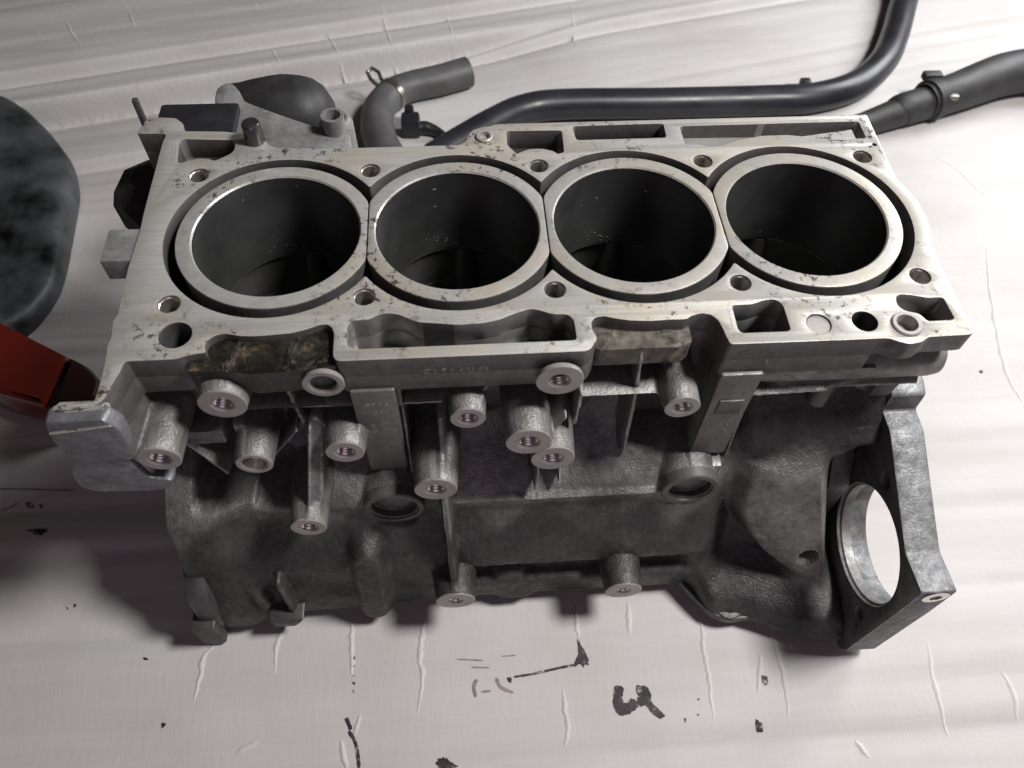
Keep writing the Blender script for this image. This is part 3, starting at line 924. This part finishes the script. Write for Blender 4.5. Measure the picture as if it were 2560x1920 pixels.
# timing end wall and its foot
TF = [(70, -27), (-70, -27), (-82, -74), (-82, -110), (-92, -130), (-108, -152), (-133, -180), (-137, -206), (-138, -222), (-60, -226), (60, -226), (84, -180), (84, -60)]
plate('timing_flange', rounded(TF, 5), [circle(0, -190, 30)], -226, -213.6, M['castdark'], block, 'x', 1.0)
plate('locating_foot', rounded([(-231, -208), (-231.5, -236), (-227, -241.6), (-219, -241.6), (-216, -238), (-216, -208)], 1.2), [], -142.5, -124, M['castdark'], block, 'y', 1.4)
plate('bottom_lug', rounded([(-184, -214), (-182, -227), (-168, -228), (-164, -222), (-160, -214)], 2), [], -138, -118, M['castdark'], block, 'y', 2)
plate('back_wing', rounded([(82, -26), (100, -26), (100, -60), (84, -120), (70, -120)], 5), [], -232, -216, M['castlite'], block, 'x', 1.2)

# bell housing flange with the starter opening
BF = [(60, -68), (-66, -68.5), (-75, -72), (-76, -86.5), (-90, -87), (-140, -111), (-153, -117), (-177, -115.5), (-177.5, -150), (-177, -228), (-172, -237), (-120, -240.5), (80, -240.5), (120, -180), (110, -110)]
bf = plate('bell_housing_flange', rounded(BF, 2.2), [circle(-130.5, -156, 38, 72), circle(-110, -110, 5), circle(-163, -193, 4.2), circle(0, -195, 52, 48)], 198, 219, M['flange'], block, 'x', 1.3)
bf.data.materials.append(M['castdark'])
v, f = lathe([(38.4, -1.2), (36.6, 0), (36.6, 6), (38.4, 7.4)], (201, -130.5, -156), 'x', 72)
obj('starter_opening_ring', v, f[:3 * 72], M['rimlite'], block, 25)
v, f = lathe([(7.4, 0), (3.4, .3), (3.2, -6), (.01, -6)], (209, -177.6, -122), 'y-', 24)
obj('flange_bolt_hole', v, f[:72], M['thread'], block)
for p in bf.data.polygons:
    if p.normal.x < -.5 or p.normal.y < -.95: p.material_index = 1  # dark material paints the inner face's shade, front face darkened too
gp = [(104, -72, -31), (112, -72, -32), (150, -72, -33), (178, -72, -33), (200, -72, -33), (205, -72, -33), (207.5, -72, -33)]
v, f = tube(gp, [12, 13, 13, 13, 13.2, 12.2, 9], 36)
obj('oil_gallery', v, f, M['rimlite'], block)
for x0, x1, x2 in ((116, 130, 136), (146, 160, 166)):
    pts = [(x0, -85.8, -26.2), (x2, -85.8, -26.2), (x2, -86.2, -26.2), (x1, -85.5, -35), (x0 + 4, -84, -35), (x0, -70, -26.2), (x2, -70, -26.2), (x1, -70, -36), (x0 + 4, -70, -36)]
    obj('rim_gusset', pts, [(0, 1, 3, 4), (0, 4, 8, 5), (1, 6, 7, 3), (4, 3, 7, 8), (0, 5, 6, 1), (5, 8, 7, 6)], M['rimlite'], block, None)
# lobe under the right front corner of the deck
plate('corner_lobe', rounded([(184, -20), (203, -20), (205, -30), (203, -40), (197, -45), (184, -45)], 5), [], -70, -40, M['castlite'], block, 'y', 1.6)
# pan rail bolt ear at the right
plate('pan_rail', rounded([(92, -118), (102, -134), (113, -148), (124, -152.5), (140, -151.5), (148, -153), (152, -157), (168, -163), (184, -166), (196, -168), (196, -100), (92, -100)], 4), [circle(125.5, -142, 5.2)], -233, -225.5, M['castdark'], block, 'z', 1.0)
v, f = lathe([(9.5, 0), (10, .3), (9.5, 1.5), (6, 1.5)], (125.5, -142, -225.4), 'z', 28)
obj('rail_spot_face', v, f[:84], M['castdark'], block)

# inside and rear of the crankcase
for c in (-144, -48, 48, 144):
    v, f = lathe([(46.4, -64.5), (47.2, -70), (47.6, -99)], (c, 0, 0), 'z', 64)
    obj('bore_skirt', v, f[:128], M['pocketdark'], block, 40)
    v, f = tube([(c + 4, 49, -63), (c + 4, 48, -80), (c + 4, 46, -120), (c + 4, 46, -215)], [6, 8, 9, 11], 20)
    obj('oil_drain_column', v, f, M['pocketdark'], block)
for nm, q in (('rear_wall', (-214, 197.6, 66, 84, -226, -26.5)),):
    v, f = box(*q, 2); obj(nm, v, f, M['castdark'], block)
for x in (-192, -96, 0, 96, 190):
    plate('main_bearing_web', rounded([(65, -100.5), (-62, -100.5), (-94, -150), (-96, -224), (-30, -224), (-28, -205), (0, -196), (28, -205), (30, -224), (65, -224)], 4), [], x - 7, x + 7, M['castdark'], block, 'x', 1.0)

# ---------------------------- things bolted to the rear
plate('rear_bracket', rounded([(-200, 135.5), (-200, 147), (-192.5, 154), (-186, 146.7), (-180, 132.4), (-156, 118), (-134, 106), (-112, 100), (-110, 68), (-182, 84)], 4), [], -26, -13, M['castlite'], block, 'z', 2.5)
v, f = box(-229, -181, 96, 124, -70, -8, 2.5); obj('thermostat_cover', v, f, M['black'], block)
v, f = lathe([(6.5, 0), (7, 30), (7, 30.4), (5, 30.4), (4.5, 10), (.01, 10)], (-121, 100, -32), 'z', 28)
v2, f2 = lathe([(11, -20), (10.5, 6), (8, 10), (6.5, 10)], (-121, 108, -20), 'z', 28)
obj('rear_tube_boss', *join((v, f[:5 * 28]), (v2, f2[:3 * 28])), M['castlite'], block)
ofp = [(-202 + 7 * k, 171 - .6 * k, -50) for k in range(11)]
v, f = tube(ofp, [19, 20, 22, 23.5, 25, 26, 26, 25.5, 24, 20, 10], 40)
obj('oil_filter', v, f, M['rubber'], block, 60)
v, f = tube([(-246, 120, -58), (-254, 108, -58), (-255, 92, -58), (-246, 76, -58), (-236, 62, -58)], [10, 14, 15, 14, 10], 8)
obj('rubber_cover', v, f, M['rubber'], block, 20)
v, f = box(-233.4, -230, 96, 99.5, -6, 13, .8)
v = [(p[0] - (p[2] - 4) * .06 * (1 if p[2] > 0 else 0), p[1] + max(0, p[2]) * .12, p[2]) for p in v]
obj('casting_burr', v, f, M['castdark'], block)


for cx in (-94, 94):
    plate('oil_return_column', rounded([(cx - 11.2, -24), (cx + 11.2, -24), (cx + 10.6, -106), (cx - 10.6, -106)], 1.2), [], -88.2, -78, M['column'], block, 'y', 1.0)
    plate('column_foot', rounded([(cx - 9.5, -110), (cx + 9.5, -110), (cx + 9.0, -121), (cx - 9.0, -121)], 1.2), [], -95, -78, M['column'], block, 'y', 1.5)
# raised casting marks
def cast_text(body, x, y, z, size, mat=None):
    cu = bpy.data.curves.new('casting_mark', 'FONT'); cu.body = body; cu.size = size; cu.extrude = .12; cu.align_x = 'CENTER'
    cu.space_character = 1.25
    tmp = bpy.data.objects.new('tmp', cu); COL.objects.link(tmp)
    dg = bpy.context.evaluated_depsgraph_get()
    me = bpy.data.meshes.new_from_object(tmp.evaluated_get(dg))
    bpy.data.objects.remove(tmp); bpy.data.curves.remove(cu)
    n = len(me.vertices); co = np.empty(n * 3); me.vertices.foreach_get('co', co); co = co.reshape(-1, 3)
    q = np.stack([co[:, 0] + x, -co[:, 2] + y, co[:, 1] + z + H], 1)
    me.vertices.foreach_set('co', (q * S).ravel()); me.update(); me.name = 'casting_mark'
    link_mesh('casting_mark', me, M['castlite'], block, None)
for t, u in (('9TT6', 38), ('110112', 45), ('* * *', 58), ('W O I', 64)): cast_text(t, -93, -88.25, -u, 4.6)
for t, u in (('1101112', 64), ('. . 2', 70), ('. . 3', 75.5), (': : 8', 81)): cast_text(t, 95, -88.25, -u, 4.2)
cast_text('C I T I 4 U I I', -52, -86.6, -12.5, 4.4)
cast_text('A', 104, -86.4, -17, 4.6)
v, f = box(87.5, 101, -89.2, -87.6, -60, -47, .5); obj('label_pad', v, f, M['rim'], block)

# oil drops that cling to the bore walls
dv, df = [], []
for c in (-144, -48, 48, 144):
    for k in range(34 if c < 100 else 4):
        a = math.radians(random.gauss(96, 11)); z = -random.gauss(54 + 4 * math.sin(a * 9), 2.2)
        if random.random() < .12: a = math.radians(random.gauss(90, 35)); z = -random.uniform(6, 40)
        r = random.uniform(.12, .62) * random.uniform(.5, 1.2)
        p = np.array([c + 43.5 * math.cos(a), 43.5 * math.sin(a), z])
        nrm = np.array([-math.cos(a), -math.sin(a), 0]); tg = np.array([-math.sin(a), math.cos(a), 0]); up = np.array([0, 0, 1])
        b0 = len(dv)
        dv.append(tuple(p + nrm * r * .6))
        for j in range(8):
            an = j * math.pi / 4
            dv.append(tuple(p + tg * r * math.cos(an) * random.uniform(.8, 2.6) + up * r * math.sin(an)))
        for j in range(8): df.append((b0, b0 + 1 + j, b0 + 1 + (j + 1) % 8))
o = obj('oil_drops', dv, df, M['oil'], block, 60); o['kind'] = 'stuff'

# ------------------------------------------------------------------ things lying behind and beside the block
def floor_pipe(name, pts, rad, mat, parent, n=8, inner=None, rise=0):
    p = catmull([(x, y, 0) for x, y in pts], n)
    m = len(p)
    if hasattr(rad, '__len__'):
        tt = np.linspace(0, len(rad) - 1, m); rr = np.interp(tt, np.arange(len(rad)), rad)
    else: rr = np.full(m, float(rad))
    gz = np.array([on_sheet(q[0], q[1]) for q in p]); gz = np.convolve(np.pad(gz, 6, 'edge'), np.ones(13) / 13, 'valid')
    path = [(q[0], q[1], gz[i] + rr[i] + .4 + rise) for i, q in enumerate(p)]
    v, f = tube(path, list(rr), 32, inner)
    return obj(name, v, f, mat, parent, 40), path, rr

def band(path, rr, i, width, mat, parent, name='hose_clamp', extra=1.2):
    a = np.array(path[i]); t = np.array(path[i + 1]) - a; t /= np.linalg.norm(t)
    v, f = tube([a - t * width / 2, a - t * width * .45, a + t * width * .45, a + t * width / 2], [rr[i] + .2, rr[i] + extra, rr[i] + extra, rr[i] + .2], 32)
    return obj(name, v, f, mat, parent, 30)

t = empty('coolant_pipe', (0.19, 0.41, 0)); tag(t, 'long bent satin black rubber pipe lying on the cardboard behind the block', 'pipe')
o, path, rr = floor_pipe('pipe_body', [(-70, 330), (-38, 358), (-6, 384), (26, 405), (68, 413), (188, 411), (290, 411), (346, 413), (403, 434), (450, 478), (480, 525), (506, 575), (530, 625), (560, 720)], 16.2, M['pipe'], t, 8, 13)
v, f = join(box(318, 362, 421, 431, -224, -220, 1.2), box(335, 346, 424, 433, -222, -214, 1.5))
obj('pipe_clip', v, f, M['black'], t)

t = empty('rubber_hose', (0.5, 0.4, 0)); tag(t, 'thick dull black rubber hose joined by a clamp to a thinner neck', 'hose')
o, path, rr = floor_pipe('hose_neck', [(300, 330), (345, 350), (392, 369), (430, 383), (440, 387), (480, 400)], [13, 13, 13, 15.5, 17.5, 18], M['rubber'], t, 8)
o, path, rr = floor_pipe('hose_body', [(466, 396), (506, 410), (540, 424), (572, 436), (610, 442), (680, 436), (760, 420)], [19.5, 21, 22.5, 23.5, 24, 24, 24], M['rubber'], t, 8, 18)
cl = band(path, rr, 2, 13, M['rubber'], t, 'hose_clamp', 2.2)
a = np.array(path[3])
v, f = box(a[0] - 14, a[0] + 6, a[1] + 14, a[1] + 24, a[2] + 11, a[2] + 19, 1.5); obj('clamp_tab', v, f, M['rubber'], cl)
v, f = box(a[0] + 2, a[0] + 13, a[1] - 18, a[1] - 12, a[2] + 9, a[2] + 15, 1); obj('clamp_tab', v, f, M['clamp'], cl)

t = empty('elbow_hose', (-0.12, 0.4, 0)); tag(t, 'grey dusty rubber elbow hose with a spring clamp and open end', 'hose')
o, path, rr = floor_pipe('hose_body', [(-108, 318), (-120, 345), (-128, 378), (-126, 412), (-112, 438), (-92, 452), (-64, 461), (-30, 476)], [17.5, 17.5, 17.5, 17, 16.2, 16, 16.4, 16.6], M['greyhose'], t, 8, 13.5)
cl = band(path, rr, 31, 7, M['clamp'], t)
a = np.array(path[31])
vv = []
v, f = tube([a + (-15, 6, 8), a + (-22, 12, 12), a + (-25, 18, 16), a + (-20, 22, 18), a + (-13, 18, 16), a + (-10, 10, 12)], 2.2, 10)
obj('clamp_ear', v, f, M['clamp'], cl)

t = empty('plug_with_tube', (-0.09, 0.39, 0)); tag(t, 'small black plastic plug with a thin curved tube beside the grey elbow hose', 'plug')
v, f = join(box(-104, -84, 382, 402, -243.5, -222, 4), box(-100, -90, 398, 408, -232, -218, 3)); obj('plug_body', v, f, M['black'], t)
floor_pipe('thin_tube', [(-90, 390), (-78, 391), (-64, 384), (-54, 366), (-48, 340)], [7, 7, 5, 4.6, 4.6], M['black'], t, 8)

t = empty('steel_pan', (-0.53, 0.28, 0)); tag(t, 'blue-grey worn steel pan lying on the cardboard left of the block', 'pan')
PAN = [(-528, 449), (-492, 420), (-458, 381), (-430, 341), (-417, 303), (-412, 259), (-406, 205), (-405, 172), (-418, 132), (-460, 104), (-560, 98), (-640, 140), (-665, 280), (-640, 400), (-585, 450)]
po = np.array(rounded(PAN, 14, 5)); pc = po.mean(0); npn = len(po)
v, f = [], []
prs = np.random.RandomState(9)
for k, z in ((1.0, -241), (1.012, -232), (1.0, -224), (.97, -219), (.9, -215.5), (.75, -213), (.5, -211.5), (.25, -211)):
    for q in po:
        r = pc + (q - pc) * k
        v.append((r[0], r[1], z + (3.5 * math.sin(r[0] / 21) * math.sin(r[1] / 27 + 1) if k < .98 else 0)))
for i in range(7):
    for k in range(npn):
        k2 = (k + 1) % npn
        f.append((i * npn + k, i * npn + k2, (i + 1) * npn + k2, (i + 1) * npn + k))
f.append(tuple(range(7 * npn, 8 * npn)))
obj('pan_body', v, f, M['disc'], t, 70)

t = empty('red_beam', (-0.4, 0.09, 0)); tag(t, 'glossy red painted steel beam with its end darkened as shade beside the block', 'beam')
plate('beam_body', rounded([(-560, 196), (-428, 124), (-362, 84), (-368, 36), (-408, 50), (-560, 128)], 4), [], -240.5, -208, M['red'], t, 'z', 5)
plate('shaded_end', rounded([(-363, 86), (-345, 74), (-333, 60), (-334, 42), (-350, 31), (-369, 34)], 6), [], -240, -208.5, M['reddark'], t, 'z', 6)  # darkest red paints the shade on the end of the beam
